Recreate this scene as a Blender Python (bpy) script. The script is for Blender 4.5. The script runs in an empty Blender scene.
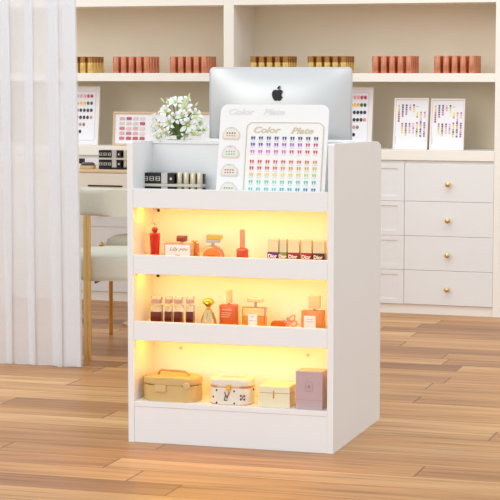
import bpy, bmesh, math, random
from mathutils import Vector, Matrix
random.seed(7)
PI = math.pi
scn = bpy.context.scene
COL = scn.collection

# ------------------------------------------------------------------ camera, light, exposure
F, PITCH, CAMH = 1912.1, 0.0942, 1.1127
cam_d = bpy.data.cameras.new('camera'); cam = bpy.data.objects.new('camera', cam_d); COL.objects.link(cam)
cam_d.sensor_width = 36; cam_d.lens = F / 500 * 36; cam_d.clip_end = 60
cam.location = (0, 0, CAMH); cam.rotation_euler = (PI/2 - PITCH, 0, 0)
scn.camera = cam
scn.view_settings.view_transform = 'Standard'; scn.view_settings.look = 'None'
scn.view_settings.gamma = 1; scn.view_settings.use_curve_mapping = False
scn.view_settings.exposure = 0.0
world = bpy.data.worlds.new('world'); scn.world = world; world.use_nodes = True
bg = world.node_tree.nodes['Background']; bg.inputs[0].default_value = (0.885, 0.965, 1.03, 1); bg.inputs[1].default_value = 1.10

def area(name, loc, target, sx, sy, power, color):
    l = bpy.data.lights.new(name, 'AREA'); l.shape = 'RECTANGLE'; l.size = sx; l.size_y = sy; l.energy = power; l.color = color
    o = bpy.data.objects.new(name, l); COL.objects.link(o); o.location = loc
    o.rotation_euler = (Vector(target) - Vector(loc)).to_track_quat('-Z', 'Y').to_euler()
    return o
sl = bpy.data.lights.new('window_daylight', 'SUN'); sl.energy = 0.52; sl.angle = math.radians(28); sl.color = (1.0, 0.98, 0.96)
so_ = bpy.data.objects.new('window_daylight', sl); COL.objects.link(so_); so_.location = (-4, 0, 3)
so_.rotation_euler = Vector((0.50, 0.80, -0.30)).to_track_quat('-Z', 'Y').to_euler()
area('wall_fill_light', (0.3, 6.6, 3.6), (0.5, 8.6, 0.9), 3.5, 1.6, 40, (1.0, 0.98, 0.95))  # unseen overhead fill, added to brighten the back wall and shelving

# ------------------------------------------------------------------ helpers
TH, THW = 0.2995, 0.3315
W, D, H = 0.6337, 0.5885, 0.90
DX, DY, WY = 0.241, 5.476, 8.9266
right = Vector((math.cos(TH), -math.sin(TH), 0))
desk_o = Vector((DX, DY, 0)) - right * W                      # front left bottom corner of the counter
MD = Matrix.Translation(desk_o) @ Matrix.Rotation(-TH, 4, 'Z')
MW = Matrix.Translation((0, WY, 0)) @ Matrix.Rotation(-THW, 4, 'Z')
CF = Vector((0, math.cos(PITCH), -math.sin(PITCH))); CU = Vector((0, math.sin(PITCH), math.cos(PITCH)))

def hit(M, px, py, b=0.0):
    """survey helper: where the sight line of a photo pixel meets the plane y=b of frame M -> (x, z) there"""
    d = CF + Vector((1, 0, 0)) * ((px-250)/F) + CU * ((250-py)/F)
    Mi = M.inverted(); o = Mi @ Vector((0, 0, CAMH)); d = Mi.to_3x3() @ d
    t = (b - o.y) / d.y; p = o + d*t
    return p.x, p.z
def ground(px, py, z=0.0):
    d = CF + Vector((1, 0, 0)) * ((px-250)/F) + CU * ((250-py)/F)
    t = (z - CAMH) / d.z
    return Vector((0, 0, CAMH)) + d*t

def lin(c):
    r = []
    for v in c[:3]:
        v = v/255.0
        r.append(v/12.92 if v <= 0.04045 else ((v+0.055)/1.055)**2.4)
    return (r[0], r[1], r[2], 1)

MATS = {}
def mat(name, rgb, rough=0.5, metal=0.0, trans=0.0, var=0.03, scale=20, bump=0.0, alpha=1.0, coat=0.0, emit=None, es=0, spec=0.5, ior=1.45):
    if name in MATS: return MATS[name]
    m = bpy.data.materials.new(name); m.use_nodes = True; nt = m.node_tree; n = nt.nodes; p = n['Principled BSDF']
    c = lin(rgb)
    tc = n.new('ShaderNodeTexCoord'); nz = n.new('ShaderNodeTexNoise'); nz.inputs['Scale'].default_value = scale; nz.inputs['Detail'].default_value = 3
    nt.links.new(tc.outputs['Object'], nz.inputs['Vector'])
    mx = n.new('ShaderNodeMix'); mx.data_type = 'RGBA'
    mx.inputs[6].default_value = tuple(v*(1-var) for v in c[:3]) + (1,)
    mx.inputs[7].default_value = tuple(min(1, v*(1+var)) for v in c[:3]) + (1,)
    nt.links.new(nz.outputs[0], mx.inputs[0]); nt.links.new(mx.outputs[2], p.inputs['Base Color'])
    p.inputs['Roughness'].default_value = rough; p.inputs['Metallic'].default_value = metal
    p.inputs['Transmission Weight'].default_value = trans; p.inputs['Alpha'].default_value = alpha
    p.inputs['Coat Weight'].default_value = coat; p.inputs['Specular IOR Level'].default_value = spec; p.inputs['IOR'].default_value = ior
    if emit: p.inputs['Emission Color'].default_value = lin(emit); p.inputs['Emission Strength'].default_value = es
    if bump:
        b = n.new('ShaderNodeBump'); b.inputs['Strength'].default_value = bump; b.inputs['Distance'].default_value = 0.002
        nt.links.new(nz.outputs[0], b.inputs['Height']); nt.links.new(b.outputs[0], p.inputs['Normal'])
    MATS[name] = m
    return m

def mesh_of(bm, name, mats, smooth=False, angle=35):
    bmesh.ops.recalc_face_normals(bm, faces=bm.faces[:])
    me = bpy.data.meshes.new(name); bm.to_mesh(me); bm.free()
    if not isinstance(mats, (list, tuple)): mats = [mats]
    for m in mats: me.materials.append(m)
    if smooth:
        for p in me.polygons: p.use_smooth = True
        try: me.set_sharp_from_angle(angle=math.radians(angle))
        except Exception: pass
    return me
def obj(name, bm, mats, parent=None, loc=None, rot=None, smooth=False, angle=35):
    me = bm if isinstance(bm, bpy.types.Mesh) else mesh_of(bm, name, mats, smooth, angle)
    o = bpy.data.objects.new(name, me); COL.objects.link(o)
    if parent: o.parent = parent
    if loc is not None: o.location = loc
    if rot is not None: o.rotation_euler = rot
    return o
def tag(o, label=None, cat=None, group=None, kind=None):
    if label: o['label'] = label
    if cat: o['category'] = cat
    if group: o['group'] = group
    if kind: o['kind'] = kind
    return o
def thing(name, label, cat, M=None, loc=(0, 0, 0), rz=0.0, group=None, rx=0.0):
    """Empty at the base of a thing; loc and turn are given in frame M"""
    o = bpy.data.objects.new(name, None); COL.objects.link(o); o.empty_display_size = 0.05
    L = Matrix.Translation(loc) @ Matrix.Rotation(rz, 4, 'Z') @ Matrix.Rotation(rx, 4, 'X')
    o.matrix_world = (M @ L) if M else L
    return tag(o, label, cat, group)
def mw(o):
    return Matrix.LocRotScale(o.location, o.rotation_euler, o.scale)
def copy_tree(o, parent=None):
    c = o.copy(); COL.objects.link(c)
    if parent: c.parent = parent
    for ch in list(o.children): copy_tree(ch, c)
    return c

def B(): return bmesh.new()
def box(bm, x0, x1, y0, y1, z0, z1, bev=0.0, seg=2, mi=0):
    t = bmesh.new()
    v = [t.verts.new(p) for p in [(x0,y0,z0),(x1,y0,z0),(x1,y1,z0),(x0,y1,z0),(x0,y0,z1),(x1,y0,z1),(x1,y1,z1),(x0,y1,z1)]]
    for f in [(0,3,2,1),(4,5,6,7),(0,1,5,4),(1,2,6,5),(2,3,7,6),(3,0,4,7)]: t.faces.new([v[i] for i in f])
    if bev: bmesh.ops.bevel(t, geom=t.edges[:], offset=bev, segments=seg, profile=0.5, affect='EDGES')
    merge(bm, t, mi); return bm
def merge(bm, t, mi=0, M=None):
    mp = {}
    for v in t.verts: mp[v] = bm.verts.new((M @ v.co) if M else v.co)
    for f in t.faces:
        try: nf = bm.faces.new([mp[v] for v in f.verts])
        except ValueError: continue
        nf.material_index = mi if mi else f.material_index
        nf.smooth = f.smooth
    t.free()
def lathe(bm, prof, n=24, c=(0, 0), mi=0, sy=1.0):
    """prof: list of (r, z), closed with caps at both ends; c centre"""
    rings = []
    for r, z in prof:
        if r < 1e-6: rings.append([bm.verts.new((c[0], c[1], z))])
        else: rings.append([bm.verts.new((c[0]+r*math.cos(2*PI*k/n), c[1]+sy*r*math.sin(2*PI*k/n), z)) for k in range(n)])
    fs = []
    for a, b in zip(rings[:-1], rings[1:]):
        for k in range(n):
            k2 = (k+1) % n
            if len(a) == 1 and len(b) == 1: continue
            if len(a) == 1: fs.append(bm.faces.new((a[0], b[k], b[k2])))
            elif len(b) == 1: fs.append(bm.faces.new((a[k], b[0], a[k2])))
            else: fs.append(bm.faces.new((a[k], a[k2], b[k2], b[k])))
    if len(rings[0]) > 1: fs.append(bm.faces.new(rings[0][::-1]))
    if len(rings[-1]) > 1: fs.append(bm.faces.new(rings[-1]))
    for f in fs: f.material_index = mi
    return bm
def tube(bm, pts, r, n=10, mi=0, taper=None, closed=False):
    pts = [Vector(p) for p in pts]; rings = []
    N = len(pts)
    for i, p in enumerate(pts):
        if closed: d = pts[(i+1) % N] - pts[i-1]
        else: d = pts[min(i+1, N-1)] - pts[max(i-1, 0)]
        d.normalize()
        a = d.cross(Vector((0, 0, 1))) if abs(d.z) < 0.95 else d.cross(Vector((0, 1, 0)))
        a.normalize(); b = d.cross(a)
        rr = r if taper is None else r*taper[i]
        rings.append([bm.verts.new(p + a*rr*math.cos(2*PI*k/n) + b*rr*math.sin(2*PI*k/n)) for k in range(n)])
    prs = list(zip(rings[:-1], rings[1:])) + ([(rings[-1], rings[0])] if closed else [])
    for A, C in prs:
        for k in range(n): bm.faces.new((A[k], A[(k+1) % n], C[(k+1) % n], C[k])).material_index = mi
    if not closed:
        bm.faces.new(rings[0][::-1]).material_index = mi; bm.faces.new(rings[-1]).material_index = mi
    return bm
def prism(bm, pts, y0, y1, mi=0, bev=0.0):
    """outline pts (x, z) given thickness from y0 to y1"""
    t = bmesh.new()
    a = [t.verts.new((x, y0, z)) for x, z in pts]; b = [t.verts.new((x, y1, z)) for x, z in pts]
    n = len(pts); fa = t.faces.new(a); fb = t.faces.new(b[::-1])
    for k in range(n): t.faces.new((a[k], b[k], b[(k+1) % n], a[(k+1) % n]))
    if bev:
        es = list(fa.edges)
        bmesh.ops.bevel(t, geom=es, offset=bev, segments=2, profile=0.5, affect='EDGES')
    bmesh.ops.triangulate(t, faces=[f for f in t.faces if len(f.verts) > 4])
    merge(bm, t, mi); return bm
def slab(bm, pts, z0, z1, mi=0, bev=0.0, seg=3):
    """outline pts (x, y) extruded upward with rounded top and bottom edges"""
    t = bmesh.new()
    a = [t.verts.new((x, y, z0)) for x, y in pts]; b = [t.verts.new((x, y, z1)) for x, y in pts]
    n = len(pts); fa = t.faces.new(a[::-1]); fb = t.faces.new(b)
    for k in range(n): t.faces.new((a[k], a[(k+1) % n], b[(k+1) % n], b[k]))
    if bev: bmesh.ops.bevel(t, geom=list(fa.edges)+list(fb.edges), offset=bev, segments=seg, profile=0.5, affect='EDGES')
    merge(bm, t, mi); return bm
def rrect(x0, x1, z0, z1, r, n=6):
    out = []
    for cx, cz, a0 in ((x1-r, z0+r, -PI/2), (x1-r, z1-r, 0), (x0+r, z1-r, PI/2), (x0+r, z0+r, PI)):
        for k in range(n+1):
            a = a0 + PI/2*k/n; out.append((cx+r*math.cos(a), cz+r*math.sin(a)))
    return out
def text(s, size, m, parent, loc, name='lettering', shear=0.0, sx=1.0, ext=0.0003, bold=0.0, rot=(PI/2, 0, 0)):
    c = bpy.data.curves.new(name, 'FONT'); c.body = s; c.size = size; c.extrude = ext; c.shear = shear; c.offset = bold
    c.align_x = 'CENTER'; c.align_y = 'CENTER'; c.resolution_u = 3
    t = bpy.data.objects.new(name+'_src', c); COL.objects.link(t)
    bpy.context.view_layer.update()
    me = bpy.data.meshes.new_from_object(t.evaluated_get(bpy.context.evaluated_depsgraph_get()))
    bpy.data.objects.remove(t); me.materials.clear(); me.materials.append(m)
    for v in me.vertices: v.co.x *= sx
    o = bpy.data.objects.new(name, me); COL.objects.link(o); o.parent = parent; o.location = loc; o.rotation_euler = rot
    return o

# ------------------------------------------------------------------ materials
white = mat('white_laminate', (243, 242, 241), 0.42, var=0.008, scale=6)
cab = mat('ivory_lacquer', (243, 237, 227), 0.45, var=0.01, scale=5)
drawm = mat('white_lacquer', (232, 230, 228), 0.4, var=0.008, scale=5)
beige = mat('beige_panel', (240, 227, 203), 0.7, var=0.02, scale=4)
brass = mat('brass', (226, 192, 128), 0.3, 1.0, var=0.05)
gold = mat('gold', (232, 186, 84), 0.2, 1.0, var=0.04)
blackm = mat('black_plastic', (22, 20, 20), 0.3, var=0.1)
darkm = mat('dark_brown_recess', (70, 50, 36), 0.7)
creamf = mat('cream_fabric', (216, 212, 196), 0.85, var=0.04, scale=60, bump=0.3)
silver = mat('silver_aluminium', (212, 210, 208), 0.42, 0.55, var=0.02)
paper = mat('white_paper', (240, 238, 242), 0.6, var=0.01)
woodfr = mat('pale_wood', (214, 186, 150), 0.5, var=0.1, scale=40)
whitefr = mat('white_frame_paint', (238, 230, 224), 0.45, var=0.01)

def floor_material():
    m = bpy.data.materials.new('oak_floor_boards'); m.use_nodes = True; nt = m.node_tree; n = nt.nodes; L = nt.links; p = n['Principled BSDF']
    tc = n.new('ShaderNodeTexCoord')
    sep = n.new('ShaderNodeSeparateXYZ'); L.new(tc.outputs['Object'], sep.inputs[0])
    def math_(op, a, b=None, c=None):
        q = n.new('ShaderNodeMath'); q.operation = op
        for i, v in enumerate((a, b, c)):
            if v is None: continue
            if isinstance(v, (int, float)): q.inputs[i].default_value = v
            else: L.new(v, q.inputs[i])
        return q.outputs[0]
    PW, PL = 0.142, 1.25
    yr = math_('DIVIDE', sep.outputs[1], PW); row = math_('FLOOR', yr); fy = math_('FRACT', yr)
    wn = n.new('ShaderNodeTexWhiteNoise'); wn.noise_dimensions = '1D'; L.new(row, wn.inputs['W'])
    xr = math_('ADD', math_('DIVIDE', sep.outputs[0], PL), math_('MULTIPLY', wn.outputs[0], 7.31)); colx = math_('FLOOR', xr); fx = math_('FRACT', xr)
    cb = n.new('ShaderNodeCombineXYZ'); L.new(row, cb.inputs[0]); L.new(colx, cb.inputs[1])
    w2 = n.new('ShaderNodeTexWhiteNoise'); w2.noise_dimensions = '2D'; L.new(cb.outputs[0], w2.inputs['Vector'])
    # grain, shifted for every board
    sh = math_('MULTIPLY', w2.outputs[0], 37.0)
    gx = math_('ADD', math_('MULTIPLY', sep.outputs[0], 1.6), sh); gy = math_('ADD', math_('MULTIPLY', sep.outputs[1], 34.0), sh)
    gc = n.new('ShaderNodeCombineXYZ'); L.new(gx, gc.inputs[0]); L.new(gy, gc.inputs[1])
    g = n.new('ShaderNodeTexNoise'); g.inputs['Scale'].default_value = 1.0; g.inputs['Detail'].default_value = 6; g.inputs['Roughness'].default_value = 0.6; g.inputs['Distortion'].default_value = 0.6
    L.new(gc.outputs[0], g.inputs['Vector'])
    gx2 = math_('ADD', math_('MULTIPLY', sep.outputs[0], 0.9), sh); gy2 = math_('ADD', math_('MULTIPLY', sep.outputs[1], 7.0), sh)
    gc2 = n.new('ShaderNodeCombineXYZ'); L.new(gx2, gc2.inputs[0]); L.new(gy2, gc2.inputs[1])
    g2 = n.new('ShaderNodeTexNoise'); g2.inputs['Scale'].default_value = 1.0; g2.inputs['Detail'].default_value = 2
    L.new(gc2.outputs[0], g2.inputs['Vector'])
    r = n.new('ShaderNodeValToRGB'); L.new(w2.outputs[0], r.inputs[0])
    e = r.color_ramp.elements; e[0].position = 0; e[0].color = lin((160, 108, 64)); e[1].position = 1; e[1].color = lin((222, 174, 118))
    for pos, c in ((0.2, (186, 131, 80)), (0.5, (204, 150, 93)), (0.8, (212, 160, 104))):
        k = e.new(pos); k.color = lin(c)
    r2 = n.new('ShaderNodeValToRGB'); L.new(g.outputs[0], r2.inputs[0])
    e = r2.color_ramp.elements; e[0].position = 0.28; e[0].color = (0.46, 0.36, 0.27, 1); e[1].position = 0.62; e[1].color = (1.04, 1.04, 1.02, 1)
    k = e.new(0.46); k.color = (0.88, 0.84, 0.78, 1)
    mx = n.new('ShaderNodeMix'); mx.data_type = 'RGBA'; mx.blend_type = 'MULTIPLY'; mx.inputs[0].default_value = 0.95
    L.new(r.outputs[0], mx.inputs[6]); L.new(r2.outputs[0], mx.inputs[7])
    r3 = n.new('ShaderNodeValToRGB'); L.new(g2.outputs[0], r3.inputs[0])
    e = r3.color_ramp.elements; e[0].position = 0.3; e[0].color = (0.7, 0.62, 0.55, 1); e[1].position = 0.65; e[1].color = (1.08, 1.08, 1.06, 1)
    mx3 = n.new('ShaderNodeMix'); mx3.data_type = 'RGBA'; mx3.blend_type = 'MULTIPLY'; mx3.inputs[0].default_value = 0.8
    L.new(mx.outputs[2], mx3.inputs[6]); L.new(r3.outputs[0], mx3.inputs[7])
    # seams between the boards
    dy = math_('MULTIPLY', math_('MINIMUM', fy, math_('SUBTRACT', 1.0, fy)), PW)
    dx = math_('MULTIPLY', math_('MINIMUM', fx, math_('SUBTRACT', 1.0, fx)), PL)
    sm = math_('LESS_THAN', math_('MINIMUM', dy, math_('MULTIPLY', dx, 0.6)), 0.0017)
    mx2 = n.new('ShaderNodeMix'); mx2.data_type = 'RGBA'; mx2.inputs[7].default_value = lin((104, 66, 38))
    L.new(math_('MULTIPLY', sm, 0.8), mx2.inputs[0]); L.new(mx3.outputs[2], mx2.inputs[6]); L.new(mx2.outputs[2], p.inputs['Base Color'])
    p.inputs['Roughness'].default_value = 0.38; p.inputs['Specular IOR Level'].default_value = 0.4
    bp = n.new('ShaderNodeBump'); bp.inputs['Strength'].default_value = 0.25; bp.inputs['Distance'].default_value = 0.002
    L.new(math_('SUBTRACT', g.outputs[0], sm), bp.inputs['Height']); L.new(bp.outputs[0], p.inputs['Normal'])
    return m

def sheer_material():
    m = bpy.data.materials.new('sheer_voile'); m.use_nodes = True; nt = m.node_tree; n = nt.nodes; L = nt.links
    n.remove(n['Principled BSDF']); out = n['Material Output']
    tc = n.new('ShaderNodeTexCoord'); nz = n.new('ShaderNodeTexNoise'); nz.inputs['Scale'].default_value = 90
    L.new(tc.outputs['Object'], nz.inputs[0])
    d = n.new('ShaderNodeBsdfDiffuse'); d.inputs[0].default_value = lin((250, 251, 254))
    t = n.new('ShaderNodeBsdfTranslucent'); t.inputs[0].default_value = lin((250, 251, 254))
    a = n.new('ShaderNodeMixShader'); a.inputs[0].default_value = 0.38; L.new(d.outputs[0], a.inputs[1]); L.new(t.outputs[0], a.inputs[2])
    tr = n.new('ShaderNodeBsdfTransparent'); tr.inputs[0].default_value = (1, 1, 1, 1)
    lw = n.new('ShaderNodeLayerWeight'); lw.inputs[0].default_value = 0.35
    mr = n.new('ShaderNodeMapRange'); mr.inputs[1].default_value = 0.0; mr.inputs[2].default_value = 0.8; mr.inputs[3].default_value = 0.75; mr.inputs[4].default_value = 0.97
    L.new(lw.outputs['Facing'], mr.inputs[0])
    ad = n.new('ShaderNodeMath'); ad.operation = 'MULTIPLY_ADD'; ad.inputs[1].default_value = 0.06; L.new(nz.outputs[0], ad.inputs[0]); L.new(mr.outputs[0], ad.inputs[2]); ad.use_clamp = True
    b = n.new('ShaderNodeMixShader'); L.new(ad.outputs[0], b.inputs[0]); L.new(tr.outputs[0], b.inputs[1]); L.new(a.outputs[0], b.inputs[2])
    L.new(b.outputs[0], out.inputs[0])
    return m

# ------------------------------------------------------------------ floor and back wall
bm = B(); box(bm, -7, 7, -6.5, 6.5, -0.05, 0)
fl = obj('floor', bm, floor_material(), loc=(0, 5.6, 0), rot=(0, 0, -TH)); tag(fl, kind='structure')
bm = B(); box(bm, -6, 6, 0.34, 0.44, 0, 2.9)
wl = obj('wall_back', bm, mat('painted_wall', (232, 224, 212), 0.8, var=0.01)); wl.matrix_world = MW; tag(wl, kind='structure')

# ------------------------------------------------------------------ built-in shelving on the wall
UP = 0.05; BAY_D = 0.30
xu1, _ = hit(MW, 223.6, 60); xu2, _ = hit(MW, 495.4, 60)
PITCHX = xu2 - xu1
LED_B, LED_T = 0.7024, 0.748
su = thing('shelving_unit', 'ivory built-in open shelving along the back wall above the white drawers', 'shelving', MW)
for k in range(-2, 4):
    x = xu1 + k*PITCHX
    bm = B(); box(bm, x, x+UP, 0, BAY_D, 0, 2.3, 0.001, 1); obj('upright', bm, cab, su)
XL, XR = xu1-2*PITCHX, xu1+3*PITCHX+UP
for k in range(-2, 3):
    x0, x1 = xu1+k*PITCHX+UP, xu1+(k+1)*PITCHX
    for z0, z1 in ((1.0564, 1.0951), (1.4098, 1.4498), (1.80, 1.84)):
        bm = B(); box(bm, x0, x1, 0.001, BAY_D, z0, z1, 0.0008, 1); obj('shelf', bm, cab, su)
    bm = B(); box(bm, x0, x1, -0.004, BAY_D, LED_B, LED_T, 0.001, 1); tag(obj('ledge', bm, cab, su))
bm = B(); box(bm, XL, XR, BAY_D, BAY_D+0.018, LED_T, 2.3); tag(obj('back_panel', bm, beige, su), 'beige back panel of the shelving')
bm = B(); box(bm, XL, XR, 0, BAY_D, 2.3, 2.35); obj('cornice', bm, cab, su)
bm = B(); box(bm, XL, XR, 0.012, 0.03, 0, 0.042); obj('plinth', bm, cab, su)

# drawer cabinets, three to a bay
DW = (PITCHX-UP)/3
rows = []
for pa, pb in ((201.8, 164.5), (236.6, 203.2), (271.0, 238.0), (305.4, 272.4)):
    rows.append((hit(MW, 446, pa)[1], hit(MW, 446, pb)[1]))
rows = [(z0, min(z1, LED_B-0.008)) for z0, z1 in rows]
for i_ in range(3): rows[i_+1] = (rows[i_+1][0], rows[i_][0]-0.0014)
def drawer_cabinet(x0, shaker, label, knob=True):
    t = thing('drawer_cabinet', label, 'cabinet', MW, (x0, 0, 0), group='white drawer cabinets under the wall shelving')
    bm = B(); box(bm, 0.001, DW-0.001, 0.003+0.004, BAY_D, 0.0421, LED_B-0.0002); obj('cabinet_body', bm, mat('cabinet_shadow_gap', (226, 222, 218), 0.6), t)
    for z0, z1 in rows:
        bm = B(); xa, xb = 0.0007, DW-0.0007
        if shaker:
            f = 0.03
            box(bm, xa, xb, 0.004, 0.0068, z0, z1)
            box(bm, xa, xa+f, 0, 0.0039, z0, z1); box(bm, xb-f, xb, 0, 0.0039, z0, z1)
            box(bm, xa+f, xb-f, 0, 0.0039, z0, z0+f*0.7); box(bm, xa+f, xb-f, 0, 0.0039, z1-f*0.7, z1)
        else: box(bm, xa, xb, 0, 0.0068, z0, z1, 0.0015, 2)
        d = obj('drawer', bm, drawm, t)
        zc = z0 + (z1-z0)*0.47
        bm = B(); lathe(bm, [(0.006, 0), (0.0045, 0.004), (0.0045, 0.012), (0.010, 0.016), (0.0125, 0.022), (0.0115, 0.028), (0.006, 0.031), (0, 0.0325)], 16)
        k = obj('knob', bm, brass, d, (DW/2, 0.0, zc), (PI/2, 0, 0), smooth=True); k['label'] = 'round brass knob'
    return t
nm = {(-2,0):1}
labs = {(0, 2): 'white drawer cabinet with four plain drawers, rightmost under the shelving', (0, 1): 'white drawer cabinet with framed fronts half hidden behind the counter edge',
        (0, 0): 'white drawer cabinet standing directly behind the lit display counter', (-1, 2): 'white drawer cabinet behind the left side of the lit counter',
        (-1, 1): 'white drawer cabinet seen between the curtain and the counter, behind the chair', (-1, 0): 'white drawer cabinet faintly seen through the edge of the sheer curtain'}
for b in range(-1, 2):
    for c in range(3):
        if b == 1 and c > 0: continue
        drawer_cabinet(xu1 + b*PITCHX + UP + c*DW, (b, c) == (0, 1), labs.get((b, c), 'white drawer cabinet at the far right beyond the last upright'))

# ------------------------------------------------------------------ tubes standing on the shelf
def tube_block(pxl, kind, label, ncol=5, nrow=4):
    x0, z = hit(MW, pxl, 72.5, 0.03); z = 1.0952
    R, P = 0.0160, 0.0392
    ca, cb = {'copper': ((224, 152, 118), (222, 148, 114)), 'gold': ((176, 122, 66), (240, 206, 128))}[kind]
    m1 = mat(kind+'_tube_cap', ca, 0.27, 0.7); m2 = mat(kind+'_tube_body', cb, 0.27, 0.7)
    t = thing('polish_tube', label, 'cosmetic tube', MW, (x0+R, 0.035, z), group=label.split(',')[0])
    bm = B(); lathe(bm, [(R*0.96, 0), (R, 0.001), (R, 0.049), (R*0.97, 0.0495)], 18); body = obj('tube_body', bm, m2, t, smooth=True)
    bm = B(); lathe(bm, [(R*0.97, 0.0496), (R, 0.0502), (R, 0.0765), (R*0.93, 0.078), (0, 0.078)], 18); obj('cap', bm, m1, t, smooth=True)
    for j in range(nrow):
        for i in range(ncol):
            if i == 0 and j == 0: continue
            c = copy_tree(t)
            c.location = MW @ Vector((x0+R+i*P, 0.035+j*P, z))
tube_block(57.5, 'gold', 'gold and brown cosmetic tube on the shelf, in the block beside the curtain')
tube_block(113, 'copper', 'copper cosmetic tube on the shelf, in the block next right of the curtain-side gold ones')
tube_block(169.8, 'copper', 'copper cosmetic tube on the shelf, in the block just left of the monitor')
tube_block(250.3, 'gold', 'gold cosmetic tube on the shelf, in the left block above the monitor')
tube_block(307.5, 'gold', 'gold cosmetic tube on the shelf, in the right block above the monitor')
tube_block(372, 'copper', 'copper cosmetic tube on the shelf, in the block right of the monitor')
tube_block(434, 'copper', 'copper cosmetic tube on the shelf, in the rightmost block')

# ------------------------------------------------------------------ framed colour charts on the ledge
def chart_frame(name, label, pxl, pxr, pyt, pxb, b=0.05, tilt=0.14, fm=None, fw=0.008, width=None, chart=None, group=None):
    z = LED_T + 0.0005
    x0 = hit(MW, pxb, 150, b)[0]
    t = thing(name, label, 'framed chart', MW, (x0, b, z), rx=-tilt, group=group)
    M = mw(t)
    xr, zt = hit(M, pxr, pyt, 0)
    w = width or xr; h = zt
    bm = B()
    box(bm, 0, w, 0, 0.014, 0, fw, 0.001, 1); box(bm, 0, w, 0, 0.014, h-fw, h, 0.001, 1)
    box(bm, 0, fw, 0, 0.014, fw, h-fw, 0.001, 1); box(bm, w-fw, w, 0, 0.014, fw, h-fw, 0.001, 1)
    obj('frame', bm, fm or whitefr, t)
    bm = B(); box(bm, fw, w-fw, 0.006, 0.012, fw, h-fw); obj('chart_sheet', bm, paper, t)
    if chart: chart(t, w, h, fw)
    # strut behind, so that it really stands
    bm = B(); tube(bm, [(w/2, 0.014, h*0.6), (w/2, 0.014+0.05, -0.0 + (0.064)*math.tan(tilt))], 0.003, 6); obj('easel_strut', bm, fm or whitefr, t)
    return t
def dots(bm, x, z, rx, rz, mi, y=0.006, n=10):
    prism(bm, [(x+rx*math.cos(2*PI*k/n), z+rz*math.sin(2*PI*k/n)) for k in range(n)], y-0.0015, y, mi)
PAL = [(222,190,96),(236,214,110),(208,140,60),(176,74,82),(120,50,90),(60,50,110),(90,84,150),(40,36,60),(200,120,150),(170,110,170),(230,170,190),(150,170,80),(60,50,40),(210,196,214),(236,226,120)]
PALM = [mat('swatch_%d' % i, c, 0.35) for i, c in enumerate(PAL)]
def chart_columns(t, w, h, fw):
    rnd = random.Random(3); bm = B()
    seqs = [[0,1,0,2,3,3,3,4],[5,7,6,5,6,9],[7,6,4,8,9],[13,8,10],[7,0,1,14],[14,1,11],[8,0,1,10,9],[9,10,13]]
    low = [[],[3,2,0,1,14],[7,5,8,12,11,1],[4,8,13,10,13],[10,13,8,13,10],[3,1,14,11,12,0,1],[4,8,0,12,4,13,5],[6,4,9,10,8,6,9]]
    for c in range(8):
        x = w*(0.14 + 0.107*c)
        for lst, z0 in ((seqs[c], 0.86 if c < 5 else 0.72), (low[c], 0.48 if c < 5 else 0.50)):
            z = h*(z0+0.02*(z0<0.6)) if not (c == 0) else h*0.85
            for k in lst:
                for s in (-1, 1):
                    dots(bm, x+s*0.0021, z, 0.0019, 0.0046, k)
                z -= 0.0100
    obj('colour_swatches', bm, PALM, t)
    bm = B(); box(bm, w*0.62, w*0.72, 0.0052, 0.006, h*0.835, h*0.84)
    for k in range(9): box(bm, w*0.07, w*0.078, 0.0052, 0.006, h*(0.12+0.016*k), h*(0.128+0.016*k))
    obj('caption_line', bm, mat('grey_ink', (120, 116, 124), 0.6), t)
R6 = [(200,196,200),(232,160,160),(196,30,60),(170,24,50),(236,180,40),(240,170,30),(24,96,60),(20,76,50),(16,14,22),(20,20,34),(30,28,90),(40,22,22),(60,30,30),(200,140,120),(206,150,130),(120,120,130),(90,96,110)]
R6M = [mat('polish_%d' % i, c, 0.25) for i, c in enumerate(R6)]
def chart_rows(t, w, h, fw):
    bm = B()
    rws = [[0,0,1,1,2,3],[4,5,4,5,6,7],[8,9,8,9,8,10],[8,9,8,11,12,13],[0,15,13,15],[8,0,8]]
    for r, lst in enumerate(rws):
        z = h*(0.835 - 0.121*r)
        off = {4: 1, 5: 1}.get(r, 0)
        for k, c in enumerate(lst):
            x = w*(0.82 - 0.076*(5-k))
            dots(bm, x, z, 0.0074, 0.0090, c, n=8)
    obj('colour_swatches', bm, R6M, t)
    bm = B()
    for k in range(6): box(bm, w*0.2, w*0.75, 0.0054, 0.006, h*(0.788-0.121*k), h*(0.791-0.121*k))
    obj('caption_line', bm, mat('pale_blue_ink', (206, 206, 222), 0.6), t)
    # inner mount
    bm = B(); f = fw*1.7
    for a in ((f, w-f, f, f+0.002), (f, w-f, h-f-0.002, h-f), (f, f+0.002, f, h-f), (w-f-0.002, w-f, f, h-f)): box(bm, a[0], a[1], 0.0045, 0.006, a[2], a[3])
    obj('mount_border', bm, mat('lilac_border', (208, 204, 220), 0.6), t)
chart_frame('framed_chart', 'white framed colour chart on the ledge, left of the matching pair at right', 394, 429, 98, 392.4, chart=chart_columns, group=None)
chart_frame('framed_chart', 'white framed colour chart on the ledge, nearest the right upright', 431, 465.4, 98.6, 428.9, chart=chart_columns)
chart_frame('framed_chart', 'tall white framed polish chart partly hidden behind the right edge of the monitor', 330, 373.6, 87.3, 326, b=0.06, tilt=0.13, fw=0.013, chart=chart_rows)
chart_frame('framed_chart', 'tall white framed polish chart leaning beside the curtain edge', 56, 100.2, 86.3, 52, b=0.06, tilt=0.13, fw=0.013, chart=chart_rows)
PK = [(214,170,168),(200,120,120),(186,84,92),(232,190,176),(214,200,190),(206,170,110),(190,184,140),(226,206,196)]
PKM = [mat('nail_tip_%d' % i, c, 0.3) for i, c in enumerate(PK)]
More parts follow.
